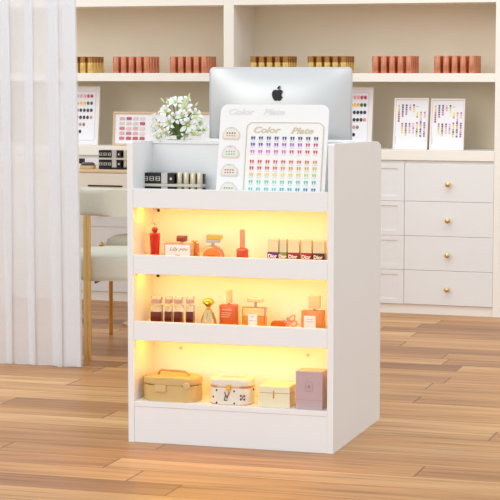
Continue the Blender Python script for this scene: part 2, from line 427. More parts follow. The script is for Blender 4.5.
def chart_tips(t, w, h, fw):
    bm = B(); rr = random.Random(5)
    for r in range(5):
        z = h*(0.80-0.145*r)
        for blk, (x0, n) in enumerate(((0.09, 4), (0.44, 3), (0.62, 3), (0.80, 2))):
            if blk and r < 1: continue
            for k in range(n):
                x = w*(x0 + 0.068*k*(1 if blk == 0 else 0.8))
                c = rr.choice([0, 1, 2, 3, 0, 4]) if blk == 0 else rr.choice([5, 6, 4, 7])
                if blk == 0 and k == 3: c = 2 if r in (1, 4) else 7
                prism(bm, rrect(x-w*0.025, x+w*0.025, z-h*0.045, z+h*0.045, 0.003, 3), 0.0035, 0.006, c)
    obj('nail_tips', bm, PKM, t)
chart_frame('framed_nail_samples', 'low wide pale wood frame of nail tips on the ledge behind the flowers', 114.4, 214, 112.3, 112.2, b=0.04, tilt=0.1, fm=woodfr, fw=0.01, chart=chart_tips)

# ------------------------------------------------------------------ vanity table on the left with what stands on it
MT = Matrix.Translation((-0.62, 8.32, 0)) @ Matrix.Rotation(-THW, 4, 'Z')
TZ = 0.676
vt = thing('vanity_table', 'cream vanity table with a slim slotted drawer, between curtain and counter', 'table', MT)
creamt = mat('cream_lacquer', (238, 226, 208), 0.4, var=0.01)
bm = B(); box(bm, -0.75, 0.42, 0, 0.46, TZ-0.012, TZ, 0.002); tag(obj('tabletop', bm, mat('warm_tan_edge', (228, 198, 160), 0.45), vt))
bm = B(); box(bm, -0.74, 0.41, 0.006, 0.45, TZ-0.10, TZ-0.0122, 0.001, 1); ap = obj('apron', bm, creamt, vt)
sx0, _ = hit(MT, 88, 186, 0.0); sx1, sz = hit(MT, 122.5, 186.2, 0.0)
bm = B(); box(bm, sx0-0.17, sx1+0.17, 0.0, 0.0058, TZ-0.092, TZ-0.016, 0.0008, 1); dr = obj('drawer', bm, creamt, vt)
bm = B(); box(bm, sx0, sx1, -0.002, -0.0001, sz-0.004, sz+0.003); h_ = obj('slot_handle', bm, darkm, dr); h_['label'] = 'dark slot handle'
for x in (-0.70, 0.37):
    for y in (0.05, 0.41):
        bm = B(); box(bm, x-0.015, x+0.015, y-0.015, y+0.015, 0, TZ-0.1002); obj('leg', bm, creamt, vt)

gold_t = mat('champagne_gold', (226, 196, 150), 0.3, 0.6)
ivoryg = mat('ivory_gold', (222, 212, 186), 0.3, 0.35)
silg = mat('silver_grey_label', (196, 190, 184), 0.35, 0.3)
def palette_box(name, label, M, loc, wid, hh, tubes=4, layers=2):
    t = thing(name, label, 'cosmetic set', M, loc)
    dp = 0.05
    lh = hh/layers
    for L in range(layers):
        z = L*lh
        bm = B(); box(bm, 0, wid, 0, dp, z, z+lh*0.2-0.0002, 0.001, 1); obj('tray', bm, mat('pale_tray', (206, 196, 180), 0.4) if L else blackm, t)
        z1 = z+lh*0.2
        u = wid
        for k in range(3):
            bm = B(); box(bm, u*(0.002+0.105*k), u*(0.103+0.105*k), 0.002, dp-0.002, z1, z+lh*0.97, 0.001, 1); c = obj('compact', bm, blackm, t)
            bm = B(); q = lh*0.14; xc = u*(0.053+0.105*k); zc = z1+lh*0.36
            for a in (-1, 1): box(bm, xc+a*q-0.0008*1.3, xc+a*q+0.0008*1.3, 0.0012, 0.002, zc-q, zc+q)
            box(bm, xc-q, xc+q, 0.0012, 0.002, zc-0.0008, zc+0.0008); box(bm, xc-q, xc+q, 0.0012, 0.002, zc-q-0.0006, zc-q+0.0006)
            box(bm, xc-q, xc+q, 0.0012, 0.002, zc+q-0.0006, zc+q+0.0006)
            e = obj('emblem', bm, mat('pale_emblem', (214, 206, 196), 0.4), c)
        bm = B(); box(bm, u*0.322, u*0.43, 0.0, dp-0.002, z1, z+lh*1.0-0.0002, 0.001, 1); obj('silver_case', bm, silg, t)
        bm = B(); box(bm, u*0.435, u*0.54, 0.002, dp-0.002, z1, z+lh*0.97, 0.001, 1); c = obj('compact', bm, blackm, t)
        bm = B(); box(bm, u*0.47, u*0.505, 0.0012, 0.002, z1+lh*0.28, z1+lh*0.45); obj('emblem', bm, mat('pale_emblem', (214, 206, 196), 0.4), c)
        for k in range(tubes):
            bm = B(); r = u*0.047
            lathe(bm, [(r*0.95, z1), (r, z1+0.001), (r, z+lh*(1.0 if L == layers-1 else 0.97)), (r*0.9, z+lh*(1.03 if L == layers-1 else 0.98)), (0, z+lh*(1.03 if L == layers-1 else 0.98))], 16, (u*(0.605+0.115*k), 0.02))
            obj('lipstick_tube', bm, ivoryg, t, smooth=True)
        bm = B(); box(bm, u*0.54, u, 0.03, dp-0.002, z1, z+lh*0.9); obj('rear_case', bm, blackm, t)
    return t
x0, z0 = hit(MT, 98.5, 168, 0.06); x1, z1 = hit(MT, 140, 150.5, 0.06)
palette_box('makeup_set', 'black two-tier makeup set with gold tubes standing on the vanity table', MT, (x0, 0.06, TZ), x1-x0, z1-TZ)
x0, _ = hit(MT, 79.5, 168, 0.07)
t = thing('compact_tray', 'round gold tray holding a dark oval compact on the vanity table', 'tray', MT, (hit(MT, 88, 168, 0.07)[0], 0.07, TZ))
bm = B(); lathe(bm, [(0.03, 0), (0.034, 0.002), (0.036, 0.016), (0.034, 0.016), (0.032, 0.006), (0, 0.006)], 28); obj('tray', bm, mat('pale_gold', (226, 196, 150), 0.35, 0.4), t, smooth=True)
bm = B(); lathe(bm, [(0.026, 0.0065), (0.030, 0.014), (0.030, 0.024), (0.022, 0.029), (0, 0.03)], 28); tag(obj('compact_lid', bm, mat('smoky_grey', (84, 84, 90), 0.2), t, smooth=True), 'dark grey lid')
bx, bz = hit(MT, 81.5, 162, 0.16)
t = thing('cosmetic_box', 'small black cube box beside the curtain edge on the vanity table', 'box', MT, (bx, 0.16, TZ))
bm = B(); box(bm, -0.010, 0.012, -0.01, 0.012, 0, 0.018, 0.001, 1); tag(obj('box_base', bm, paper, t), 'white base')
bm = B(); box(bm, -0.010, 0.012, -0.01, 0.012, 0.0181, 0.041, 0.001, 1); obj('box_lid', bm, blackm, t)

# ------------------------------------------------------------------ chair and stool
g1 = ground(88, 360); 
MC = Matrix.Translation((g1.x, g1.y, 0)) @ Matrix.Rotation(-0.05, 4, 'Z')
ch = thing('vanity_chair', 'cream upholstered low-back chair with brass legs, half hidden by the counter', 'chair', MC)
CX0, CX1, CDP = -0.10, 0.52, 0.74
def leg_at(x, y, z1):
    bm = B()
    for s in (-1, 1): tube(bm, [(x+s*0.0062, y, 0), (x+s*0.0062, y, z1)], 0.0088, 14)
    bmesh.ops.translate(bm, verts=bm.verts[:], vec=(0, 0, 0)); return bm
sz0 = hit(MC, 110, 281, 0.03)[1]; sz1 = hit(MC, 110, 257, 0.03)[1]; bz0 = hit(MC, 100, 216, 0)[1]; bz1 = hit(MC, 100, 189, 0)[1]
bm = B(); slab(bm, rrect(CX0, CX1, 0.02, 0.50, 0.12, 8), sz0, sz1, bev=0.025, seg=4); obj('seat', bm, creamf, ch, smooth=True, angle=60)
def band(bm, x0, x1, y0, z0, z1, th, dep):
    pts = []
    n = 18
    outer = [(x0+(x1-x0)*k/n, y0 + dep*((2*k/n-1)**4)) for k in range(n+1)]
    inner = [(x0+th+(x1-x0-2*th)*k/n, y0+th + (dep-th)*((2*k/n-1)**4)) for k in range(n, -1, -1)]
    slab(bm, outer+inner, z0, z1, bev=0.02, seg=3)
bm = B(); band(bm, CX0-0.01, CX1+0.01, -0.035, bz0, bz1, 0.055, 0.20); obj('backrest', bm, creamf, ch, smooth=True, angle=60)
for x in (0.0, 0.42):
    obj('leg', leg_at(x, 0.0, bz0+0.001), brass, ch, smooth=True)
fx = hit(MC, 111, 331, CDP-0.03)[0]
for x in (fx, fx+0.42):
    bm = B(); tube(bm, [(x, CDP-0.03, 0), (x-fx+hit(MC, 111, 285, 0.45)[0], 0.45, sz0+0.002)], 0.0085, 12); obj('leg', bm, brass, ch, smooth=True)
bm = B(); prism(bm, [(0.02, sz0-0.0002), (0.052, sz0-0.0002), (0.022, sz0-0.014)], 0.05, 0.07); obj('bracket_shade', bm, mat('bracket_shade_brown', (120, 84, 50), 0.5), ch)  # dark wedge: under-seat bracket with its shadow put into the brown
st = thing('stool', 'grey-beige round upholstered stool peeking out behind the chair seat', 'stool', None, (-0.425, 8.28, 0))
bm = B(); lathe(bm, [(0.15, 0.28), (0.185, 0.29), (0.2, 0.32), (0.2, 0.36), (0.193, 0.38), (0.17, 0.392), (0, 0.395)], 36); obj('seat', bm, mat('olive_grey_fabric', (170, 162, 140), 0.85, var=0.04), st, smooth=True, angle=60)
bm = B(); lathe(bm, [(0.13, 0), (0.13, 0.012), (0.02, 0.02), (0.02, 0.2798)], 28); obj('pedestal', bm, brass, st, smooth=True)

# ------------------------------------------------------------------ sheer curtain
g0 = ground(79, 366)
MCU = Matrix.Translation((g0.x, g0.y-0.03, 0)) @ Matrix.Rotation(-TH, 4, 'Z')
bm = B(); NZ = 36
# plan of the cloth: flat stretches and places where it is folded over itself in three layers
bands = [(0.004, 0.048, 0.015), (0.066, 0.108, 0.017), (0.172, 0.202, 0.013), (0.268, 0.298, 0.015), (0.375, 0.405, 0.030), (0.480, 0.515, 0.028), (0.60, 0.63, 0.03), (0.71, 0.745, 0.03), (0.83, 0.86, 0.03)]
plan = [(0.0, 0.0)]
for a, b, dpt in bands:
    plan += [(b, 0.002), (b+0.002, -dpt*0.25), (b-0.003, -dpt*0.42), (a+0.003, -dpt*0.5), (a-0.001, -dpt*0.7), (a+0.004, -dpt*0.95), ((a+b)/2, -dpt*1.08), (b, -dpt*0.9)]
    plan += [(b+0.016, -dpt*0.3)]
plan.append((1.0, 0.0))
def catmull(P, n=6):
    out = []
    for k in range(len(P)-1):
        p0, p1, p2, p3 = P[max(k-1, 0)], P[k], P[k+1], P[min(k+2, len(P)-1)]
        for q in range(n):
            t_ = q/n; o_ = []
            for c_ in (0, 1):
                o_.append(0.5*(2*p1[c_] + (p2[c_]-p0[c_])*t_ + (2*p0[c_]-5*p1[c_]+4*p2[c_]-p3[c_])*t_*t_ + (3*p1[c_]-p0[c_]-3*p2[c_]+p3[c_])*t_**3))
            out.append(tuple(o_))
    out.append(P[-1]); return out
plan = catmull([(a*0.55+b*0.45 if False else a, b) for a, b in plan])
vs = []
for j in range(NZ+1):
    z = 2.5*(j/NZ)**1.3
    rowv = []
    for s_, y_ in plan:
        sway = 0.004*math.sin(z*2.1+s_*23) ; sp = 1.0 + 0.10*max(0, 1-z/0.9)
        x = -(s_) + sway*0.7 + 0.008*max(0, 1-z/1.0)*math.cos(s_*60) + 0.001 + 0.008*max(0, 1-z/1.6)
        y = y_*sp + 0.003*math.sin(s_*55+z*0.7)
        zz = z + (0.002 + 0.002*math.sin(s_*70) if j == 0 else 0)
        rowv.append(bm.verts.new((x, y, zz)))
    vs.append(rowv)
for j in range(NZ):
    for i in range(len(plan)-1): bm.faces.new((vs[j][i], vs[j][i+1], vs[j+1][i+1], vs[j+1][i]))
cu = obj('sheer_curtain', bm, sheer_material(), smooth=True, angle=180); cu.matrix_world = MCU
tag(cu, 'floor-length white sheer curtain hanging in soft folds at the left', 'curtain')

# ------------------------------------------------------------------ the display counter
T = 0.018
CD = 0.172                                   # depth of the lit compartments
R1B, R2B, R3B, BL = 0.7041, 0.5072, 0.3081, 0.1086
RH = 0.057
S1, S2, S3, S4 = R1B+0.016, R2B+0.016, R3B+0.016, BL+0.0155    # shelf tops
dk = thing('display_counter', 'white reception counter with three warmly lit open shelves and an open top tray', 'reception counter', MD)
def side_outline():
    pts = [(0, 0), (D, 0), (D, H-0.035)]
    for k in range(1, 9):
        a = PI/2*k/8
        pts.append((D-0.085+0.085*math.cos(a), H-0.035+0.025*math.sin(a)))
    pts += [(0.05, H-0.001), (0.006, H), (0, H-0.004)]
    return pts
for x in (0, W-T):
    bm = B(); prism(bm, side_outline(), 0, T)
    # prism runs along y; turn so that it stands along the depth
    bmesh.ops.transform(bm, matrix=Matrix(((0, 1, 0, 0), (1, 0, 0, 0), (0, 0, 1, 0), (0, 0, 0, 1))), verts=bm.verts[:])
    obj('side_panel', bm, white, dk, (x, 0, 0))
bm = B(); box(bm, T, W-T, CD, CD+0.012, 0.02, H-0.0125); obj('back_panel', bm, white, dk)
bm = B(); box(bm, T, W-T, CD-0.004, CD+0.15, H-0.012, H, 0.001, 1); obj('top_ledge', bm, white, dk)
bm = B(); box(bm, T, W-T, CD+0.0121, D-0.01, 0.722, 0.74, 0.001, 1); obj('worktop', bm, white, dk)
for z in (R1B, R2B, R3B):
    bm = B(); box(bm, T+0.0004, W-T-0.0004, 0.0, 0.015, z, z+RH, 0.0008, 1); obj('front_rail', bm, white, dk)
    bm = B(); box(bm, T, W-T, 0.0151, CD, z+0.001, z+0.016); obj('shelf', bm, white, dk)
bm = B(); box(bm, T+0.0004, W-T-0.0004, 0.0, CD, BL, S4, 0.0006, 1); obj('shelf', bm, white, dk)
bm = B(); box(bm, T+0.0004, W-T-0.0004, 0.001, 0.017, 0.0, BL-0.0006, 0.0006, 1); obj('kick_panel', bm, white, dk)
ledm = mat('warm_led', (255, 208, 90), 0.5, emit=(255, 184, 44), es=22)
for z in (R1B, R2B, R3B):
    bm = B(); box(bm, T+0.01, W-T-0.01, 0.058, 0.070, z-0.004, z+0.0009); o = obj('led_strip', bm, ledm, dk); o['label'] = 'glowing warm yellow light strip'
for px, py, m in ((158.5, 210.3, darkm), (158.0, 275.6, darkm), (181, 348, silg), (308, 355, silg)):
    x, z = hit(MD, px, py, CD)
    bm = B(); lathe(bm, [(0.0052, 0), (0.0048, 0.0015), (0, 0.0018)], 12); obj('screw_cap', bm, m, dk, (x, CD, z), (PI/2, 0, 0))

# ---------- thing placed on one of the counter shelves
def on_shelf(name, label, cat, px, b, z, py=None, group=None, rz=0.0):
    x, _ = hit(MD, px, py if py else 250, b)
    return thing(name, label, cat, MD, (x, b, z+0.0002), group=group, rz=rz)
def zat(px, py, b, base): return hit(MD, px, py, b)[1] - base
def wat(p0, p1, py, b): return hit(MD, p1, py, b)[0] - hit(MD, p0, py, b)[0]

glass = mat('clear_glass', (252, 248, 240), 0.08, trans=0.85, var=0.0)
glassy = mat('frosted_cap', (240, 226, 186), 0.25, trans=0.35, var=0.0)
def liquid(n, c, tr=0.45): return mat(n, c, 0.12, trans=tr, var=0.02, coat=0.4)
orange = liquid('orange_perfume', (232, 120, 32)); amber = liquid('amber_perfume', (238, 160, 76)); redl = liquid('red_perfume', (222, 36, 16))

# top tray: makeup set
x0, _ = hit(MD, 142.5, 180, 0.10); x1, zt = hit(MD, 200.5, 173.2, 0.10)
palette_box('makeup_set', 'black and ivory two-tier makeup set lying in the counter top tray', MD, (x0, 0.10, S1), x1-x0, zt-S1)

# ---------- colour plate board
bx0, _ = hit(MD, 215.2, 192, 0.045)
cp = thing('color_plate_board', 'white rounded nail colour board leaning in the counter top tray before the monitor', 'sample board', MD, (bx0, 0.045, S1+0.001), rx=-0.20)
MB_ = mw(cp)
def bh(px, py, b=0.0): return hit(MB_, px, py, b)
bw, btop = bh(328.2, 107)
bw = bh(327, 150)[0]
btop = bh(270, 104.5)[1]
bm = B(); prism(bm, rrect(0, bw, 0, btop, 0.022, 8), 0, 0.005, bev=0.0012); obj('board', bm, mat('white_acrylic', (240, 238, 238), 0.25, var=0.005), cp)
lx0 = bh(245.5, 150)[0]; lx1 = bh(323.2, 150)[0]; lz1 = bh(283, 122.3)[1]
def outline(bm, x0, x1, z0, z1, r, w, y0, y1):
    o = rrect(x0, x1, z0, z1, r, 8); i = rrect(x0+w, x1-w, z0+w, z1-w, max(r-w, 0.001), 8); n = len(o)
    A = [bm.verts.new((x, y0, z)) for x, z in o]; Bv = [bm.verts.new((x, y0, z)) for x, z in i]
    C = [bm.verts.new((x, y1, z)) for x, z in o]; E_ = [bm.verts.new((x, y1, z)) for x, z in i]
    for k in range(n):
        q = (k+1) % n
        bm.faces.new((A[k], A[q], Bv[q], Bv[k])); bm.faces.new((C[k], C[q], A[q], A[k])); bm.faces.new((Bv[k], Bv[q], E_[q], E_[k])); bm.faces.new((E_[k], E_[q], C[q], C[k]))
    return bm
bm = B(); prism(bm, rrect(lx0, lx1, 0.012, lz1, 0.02, 8), -0.0018, -0.0001); obj('card', bm, mat('white_card', (246, 244, 240), 0.4, var=0.004), cp)
goldp = mat('gold_print', (206, 193, 164), 0.45, 0.1)
obj('card_outline', outline(B(), lx0, lx1, 0.012, lz1, 0.02, 0.0024, -0.0032, -0.0018), goldp, cp)
tx, tz = bh(266.0, 130.3); text('Color', 0.0250, goldp, cp, (tx, -0.0024, tz), 'title_lettering', shear=0.3, sx=1.34, bold=0.0007)
tx, tz = bh(302.0, 131.2); text('Plate', 0.0250, goldp, cp, (tx, -0.0024, tz), 'title_lettering', shear=0.3, sx=1.34, bold=0.0007)
emb = mat('white_relief', (226, 224, 223), 0.35)
tx, tz = bh(240.5, 112); text('Color', 0.0250, emb, cp, (tx, -0.0006, tz), 'relief_lettering', shear=0.3, sx=1.3, bold=0.0006)
tx, tz = bh(273.5, 112.3); text('Plate', 0.0250, emb, cp, (tx, -0.0006, tz), 'relief_lettering', shear=0.3, sx=1.3, bold=0.0006)
rowsC = [(138.6, [(38,44,150)]*5+[(30,32,120)]*2+[(24,26,90)]*2), (145.0, [(74,60,190),(90,50,190),(130,70,200),(140,70,200),(160,80,210),(160,90,210),(170,70,190),(190,40,150),(190,20,120)]),
         (152.0, [(220,100,200),(230,90,200),(230,90,210),(220,70,190),(230,90,200),(220,50,150),(220,40,130),(210,30,90),(210,30,80)]),
         (162.2, [(224,60,70),(224,50,60),(214,50,50),(220,60,80),(214,60,60),(220,90,60),(220,90,50),(220,100,50),(226,140,70)]),
         (168.6, [(220,50,60),(214,60,60),(214,60,50),(226,90,60),(230,140,100),(226,150,70),(220,160,60),(214,180,60),(214,190,80)]),
         (175.2, [(240,190,110),(244,200,110),(244,206,100),(244,210,110),(240,220,110),(230,220,100),(220,214,90),(190,214,90),(180,214,100)]),
         (182.4, [(130,210,160),(130,214,170),(120,210,160),(140,220,180),(120,210,180),(110,206,180),(110,200,180),(110,190,180),(90,180,180)]),
         (189.8, [(110,214,210),(110,210,210),(100,206,206),(120,214,214),(80,190,206),(80,180,200),(50,160,190),(40,140,180),(40,120,180)])]
ink = mat('pale_grey_ink', (196, 196, 200), 0.5)
seen = {}
for r, (py, cols) in enumerate(rowsC):
    for k, c in enumerate(cols):
        xa = bh(252.0, py)[0]*0 + 0
        # straight grid on the board itself
        gx0 = bh(252.6, 152)[0]; gx1 = bh(315.6, 152)[0]
        x = gx0 + (gx1-gx0)*k/8; z = bh(284, py)[1]
        bm = B()
        for s in (-1, 1):
            cx = x + s*0.0036
            prism(bm, [(cx-0.0022, z+0.005), (cx-0.0024, z+0.001), (cx-0.0011, z-0.003), (cx-0.0002*s, z-0.006), (cx+0.0011, z-0.003), (cx+0.0024, z+0.001), (cx+0.0022, z+0.005)], -0.0036, -0.0018)
        o = obj('nail_swatch', bm, mat('lacquer_%d_%d_%d' % c, c, 0.3), cp)
        bm = B(); box(bm, x-0.007, x+0.007, -0.0022, -0.0018, z-0.0095, z-0.0086); obj('caption_line', bm, ink, o)
cloud = [(-0.45,-0.28),(0.42,-0.3),(0.5,-0.18),(0.5,0.0),(0.44,0.14),(0.33,0.2),(0.24,0.34),(0.08,0.38),(-0.06,0.33),(-0.18,0.37),(-0.33,0.3),(-0.42,0.15),(-0.5,0.04),(-0.52,-0.14)]
for px, py, dots_c in ((231.6, 134.2, ((40,60,60),(230,140,60))), (230.8, 152.6, ((80,200,170),(40,190,170))), (229.6, 171.0, ((180,30,70),(200,80,160))), (228.6, 189.0, ((90,150,40),(150,160,60)))):
    x, z = bh(px, py)
    bm = B(); prism(bm, [(x+0.054*a, z+0.056*b) for a, b in cloud], -0.002, -0.0001); o = obj('cloud_tab', bm, mat('beige_cloud', (228, 218, 200), 0.45), cp)
    bm = B(); prism(bm, [(x+0.045*a, z+0.044*b) for a, b in cloud], -0.0028, -0.0021); obj('cloud_inset', bm, mat('ivory_cloud', (238, 232, 220), 0.45), o)
    bm = B()
    for i in range(4):
        for j, m_ in ((0, 0), (1, 1)): prism(bm, rrect(x-0.0145+0.0078*i, x-0.0145+0.0078*i+0.0044, z+0.0012-j*0.0078, z+0.0046-j*0.0078, 0.0012, 2), -0.0036, -0.0029, m_)
    obj('colour_dots', bm, [mat('dot_%d_%d_%d' % c, c, 0.4) for c in dots_c], o)

# ---------- monitor on the worktop
mb = 0.40
MX0, _ = hit(MD, 211.8, 110, mb); 
mo = thing('desktop_monitor', 'large silver all-in-one computer seen from behind with black fruit emblem', 'computer', MD, (hit(MD, 281, 100, mb)[0], mb, 0.7402), rz=0.10)
MM = mw(mo)
xl, zt = hit(MM, 209.3, 67.0, 0); xr, _ = hit(MM, 352.3, 69, 0)
zb = 0.075
bm = B(); prism(bm, rrect(xl, xr, zb, zt, 0.016, 8), 0, 0.006, bev=0.002)
obj('screen_shell', bm, silver, mo, smooth=True, angle=50)
# gently bulging back
bm = B(); n1 = 40; n2 = 28; vv = []
for j in range(n2+1):
    rw = []
    for i in range(n1+1):
        u = i/n1*2-1; v = j/n2*2-1
        y = -0.032*max(0, (1-abs(u)**3.0))*max(0, (1-abs(v)**3.0))
        rw.append(bm.verts.new((xl+0.006+(xr-xl-0.012)*i/n1, y-0.0001, zb+0.006+(zt-zb-0.012)*j/n2)))
    vv.append(rw)
for j in range(n2):
    for i in range(n1): bm.faces.new((vv[j][i], vv[j][i+1], vv[j+1][i+1], vv[j+1][i]))
for c_ in (vv[0][0],): pass
obj('rounded_back', bm, silver, mo, smooth=True, angle=180)
bm = B(); prism(bm, rrect(xl+0.012, xr-0.012, zb+0.05, zt-0.012, 0.004, 4), 0.0061, 0.008); obj('screen', bm, blackm, mo)
bm = B(); cx = (xl+xr)/2
prism(bm, [(cx-0.07, 0.004), (cx+0.07, 0.004), (cx+0.055, 0.2), (cx-0.055, 0.2)], -0.05, -0.045); box(bm, cx-0.08, cx+0.08, -0.05, 0.10, 0, 0.004, 0.001, 1)
box(bm, cx-0.05, cx+0.05, -0.05, -0.02, 0.15, 0.2)
obj('stand', bm, silver, mo)
lgx, lgz = hit(MM, 277.4, 94.0, -0.032)
ap_pts = [(0,.36),(.12,.41),(.25,.43),(.38,.37),(.45,.29),(.36,.20),(.31,.08),(.31,-.04),(.37,-.15),(.47,-.21),(.42,-.34),(.33,-.48),(.23,-.57),(.13,-.58),(0,-.53),(-.13,-.58),(-.23,-.57),(-.34,-.46),(-.44,-.28),(-.49,-.06),(-.48,.13),(-.42,.28),(-.31,.38),(-.19,.42),(-.08,.39)]
leaf = [(0,.47),(.01,.58),(.08,.70),(.22,.77),(.22,.64),(.14,.52)]
bm = B(); s_ = 0.0345
prism(bm, [(lgx+s_*a, lgz-0.001+s_*b) for a, b in ap_pts], -0.0345, -0.026); prism(bm, [(lgx+s_*a, lgz-0.001+s_*b) for a, b in leaf], -0.0345, -0.026)
tag(obj('fruit_emblem', bm, blackm, mo), 'black bitten-fruit emblem')

# ---------- lilies on the top ledge
fb = CD + 0.05
fx_, _ = hit(MD, 181, 138, fb)
fv = thing('lily_bouquet', 'low bunch of white lilies with green leaves on the counter ledge', 'flowers', MD, (fx_, fb, H+0.0004))
petm = mat('lily_petal', (246, 248, 242), 0.55, var=0.02, scale=60); budm = mat('lily_bud', (220, 226, 176), 0.55, var=0.08, scale=60)
leafm = mat('leaf_green', (104, 138, 72), 0.5, var=0.25, scale=80); stemm = mat('stem_green', (110, 150, 76), 0.5, var=0.1)
ctrm = mat('lily_heart', (186, 204, 96), 0.5)
bm = B(); lathe(bm, [(0.012, 0), (0.014, 0.002), (0.014, 0.010), (0.011, 0.010), (0, 0.009)], 24); obj('bowl', bm, leafm, fv, smooth=True)
def leaf_mesh(bm, p0, p1, w, bend=0.01, mi=0, n=7):
    p0 = Vector(p0); p1 = Vector(p1); d = p1-p0; side = d.cross(Vector((0, 0.3, 1))); side.normalize(); up = side.cross(d).normalized()
    L_, R_, C_ = [], [], []
    for k in range(n+1):
        t_ = k/n; c = p0 + d*t_ + up*bend*math.sin(PI*t_); ww = w*math.sin(PI*min(1, t_*0.93+0.07))**0.8 * (1 if k < n else 0.05)
        L_.append(bm.verts.new(c - side*ww)); R_.append(bm.verts.new(c + side*ww)); C_.append(bm.verts.new(c - up*ww*0.35))
    for k in range(n):
        bm.faces.new((L_[k], C_[k], C_[k+1], L_[k+1])).material_index = mi; bm.faces.new((C_[k], R_[k], R_[k+1], C_[k+1])).material_index = mi
rn = random.Random(11)
spots = [(-0.062,-0.03,0.024,1),(-0.066,-0.02,0.058,.9),(-0.045,-0.042,0.04,1),(-0.03,-0.035,0.085,1),(-0.005,-0.03,0.112,.95),(0.022,-0.035,0.092,.95),(0.046,-0.02,0.075,.85),
         (0.032,-0.045,0.045,1.1),(0.062,-0.03,0.05,.8),(-0.024,-0.05,0.018,.85),(0.0,-0.05,0.066,.9),(-0.05,0.0,0.088,.85),(0.012,0.0,0.118,.8), (-0.048,-0.05,0.006,.8), (0.03,-0.055,0.012,.7), (0.068,-0.02,0.03,.8), (-0.015,-0.055,0.05,.9), (0.02,-0.055,0.07,.8),(-0.022,-0.01,0.115,.85),(0.052,0.0,0.03,.8)]
for i, (x, y, z, s) in enumerate(spots):
    x *= 1.18; d = Vector((x*1.0, y-0.03, z-0.045)); d.normalize()
    tip = Vector((x, y, z)); q = d.to_track_quat('Z', 'Y').to_matrix().to_4x4(); M_ = Matrix.Translation(tip) @ q @ Matrix.Rotation(rn.random()*2, 4, 'Z')
    t_ = bmesh.new()
    for k in range(6):
        a = 2*PI*k/6; r0 = 0.003; r1 = 0.0265*s*rn.uniform(0.85, 1.1)
        pts = [(r0, -0.010), (r0+0.006*s, 0.0), (r1*0.6, 0.008*s), (r1*0.88, 0.006*s), (r1, 0.0)]
        wd = [0.0015, 0.0042*s, 0.0066*s, 0.0042*s, 0.0004]
        prev = None
        for (rr, zz), w_ in zip(pts, wd):
            ca, sa = math.cos(a), math.sin(a)
            row3 = [t_.verts.new((rr*ca - e*w_*sa, rr*sa + e*w_*ca, zz + (0.0012 if e else 0))) for e in (-1, 0, 1)]
            if prev:
                for e in range(2): t_.faces.new((prev[e], prev[e+1], row3[e+1], row3[e]))
            prev = row3
    bm = B(); merge(bm, t_, 0, M_)
    fl_ = obj('lily_blossom', bm, petm, fv, smooth=True, angle=80)
    bm = B(); t_ = bmesh.new()
    lathe(t_, [(0.0035, -0.010), (0.005*s, 0.0), (0.0015, 0.004), (0, 0.005)], 8); merge(bm, t_, 0, M_)
    for k in range(4):
        a = 2*PI*k/4; t_ = bmesh.new(); tube(t_, [(0, 0, 0), (0.004*math.cos(a), 0.004*math.sin(a), 0.009*s)], 0.0006, 5); merge(bm, t_, 0, M_)
    obj('stamen', bm, ctrm, fl_)
    bm = B(); tube(bm, [(x*0.2, y*0.3, 0.015), (x*0.7, y*0.6, z*0.6+0.005), tip - d*0.011], 0.0014, 6); obj('stem', bm, stemm, fv)
for p0, p1, w_ in (((0.008,-0.03,0.07),(0.028,-0.04,0.128),0.006), ((0.018,-0.02,0.09),(0.040,-0.03,0.142),0.0055), ((-0.03,-0.02,0.10),(-0.036,-0.03,0.128),0.004), ((-0.045,-0.02,0.11),(-0.056,-0.03,0.127),0.0035),
                   ((0.052,-0.02,0.10),(0.066,-0.03,0.114),0.0035), ((0.04,-0.03,0.07),(0.085,-0.04,0.066),0.005), ((0.035,-0.04,0.03),(0.088,-0.05,0.018),0.005)):
    bm = B(); a = Vector(p0); b = Vector(p1); pts = [a.lerp(b, k/7) for k in range(8)]
    tube(bm, pts, w_, 8, taper=[0.3, 0.7, 0.95, 1, 0.9, 0.7, 0.45, 0.12]); obj('lily_bud', bm, budm, fv, smooth=True)
    bm = B(); tube(bm, [(a.x*0.2, a.y*0.3, 0.015), (a.x*0.8, a.y*0.7, a.z*0.6), a], 0.0013, 6); obj('stem', bm, stemm, fv)
for k in range(46):
    a = rn.uniform(0, 2*PI); r = rn.uniform(0.03, 0.06)
    bm = B(); leaf_mesh(bm, (0.01*math.cos(a), -0.02+0.01*math.sin(a), 0.012), (r*math.cos(a), -0.02+r*0.8*math.sin(a), rn.uniform(0.012, 0.09)), rn.uniform(0.005, 0.008), 0.012); obj('leaf', bm, leafm, fv, smooth=True)

# ------------------------------------------------------------------ upper lit shelf
b2 = 0.075
# red fluted bottle
t = on_shelf('perfume_bottle', 'slim red glass perfume bottle at the left end of the upper lit shelf', 'perfume bottle', 155, b2, S2)
hb = zat(155, 233.0, b2, S2); wd = wat(150, 160.5, 240, b2)/2
bm = B(); slab(bm, rrect(-wd*0.62, wd*0.62, -wd*0.6, wd*0.6, 0.003, 3), 0, 0.004, bev=0.001, seg=1)
t_ = bmesh.new(); lathe(t_, [(wd*0.70, 0.0041), (wd*0.72, 0.02), (wd*1.0, hb-0.004), (wd*0.9, hb), (0, hb)], 12); merge(bm, t_); obj('bottle_body', bm, redl, t, smooth=True, angle=25)
bm = B(); lathe(bm, [(0, hb), (0.004, hb+0.001), (0.0095, hb+0.007), (0.0095, hb+0.012), (0.005, hb+0.018), (0, hb+0.019)], 16); obj('stopper', bm, mat('ruby_red', (190, 24, 24), 0.15, coat=0.5), t, smooth=True)
bm = B(); lathe(bm, [(0.004, hb+0.0195), (0.006, hb+0.026), (0.013, hb+0.0285), (0.013, hb+0.031), (0, hb+0.031)], 16); obj('cap', bm, glass, t, smooth=True)
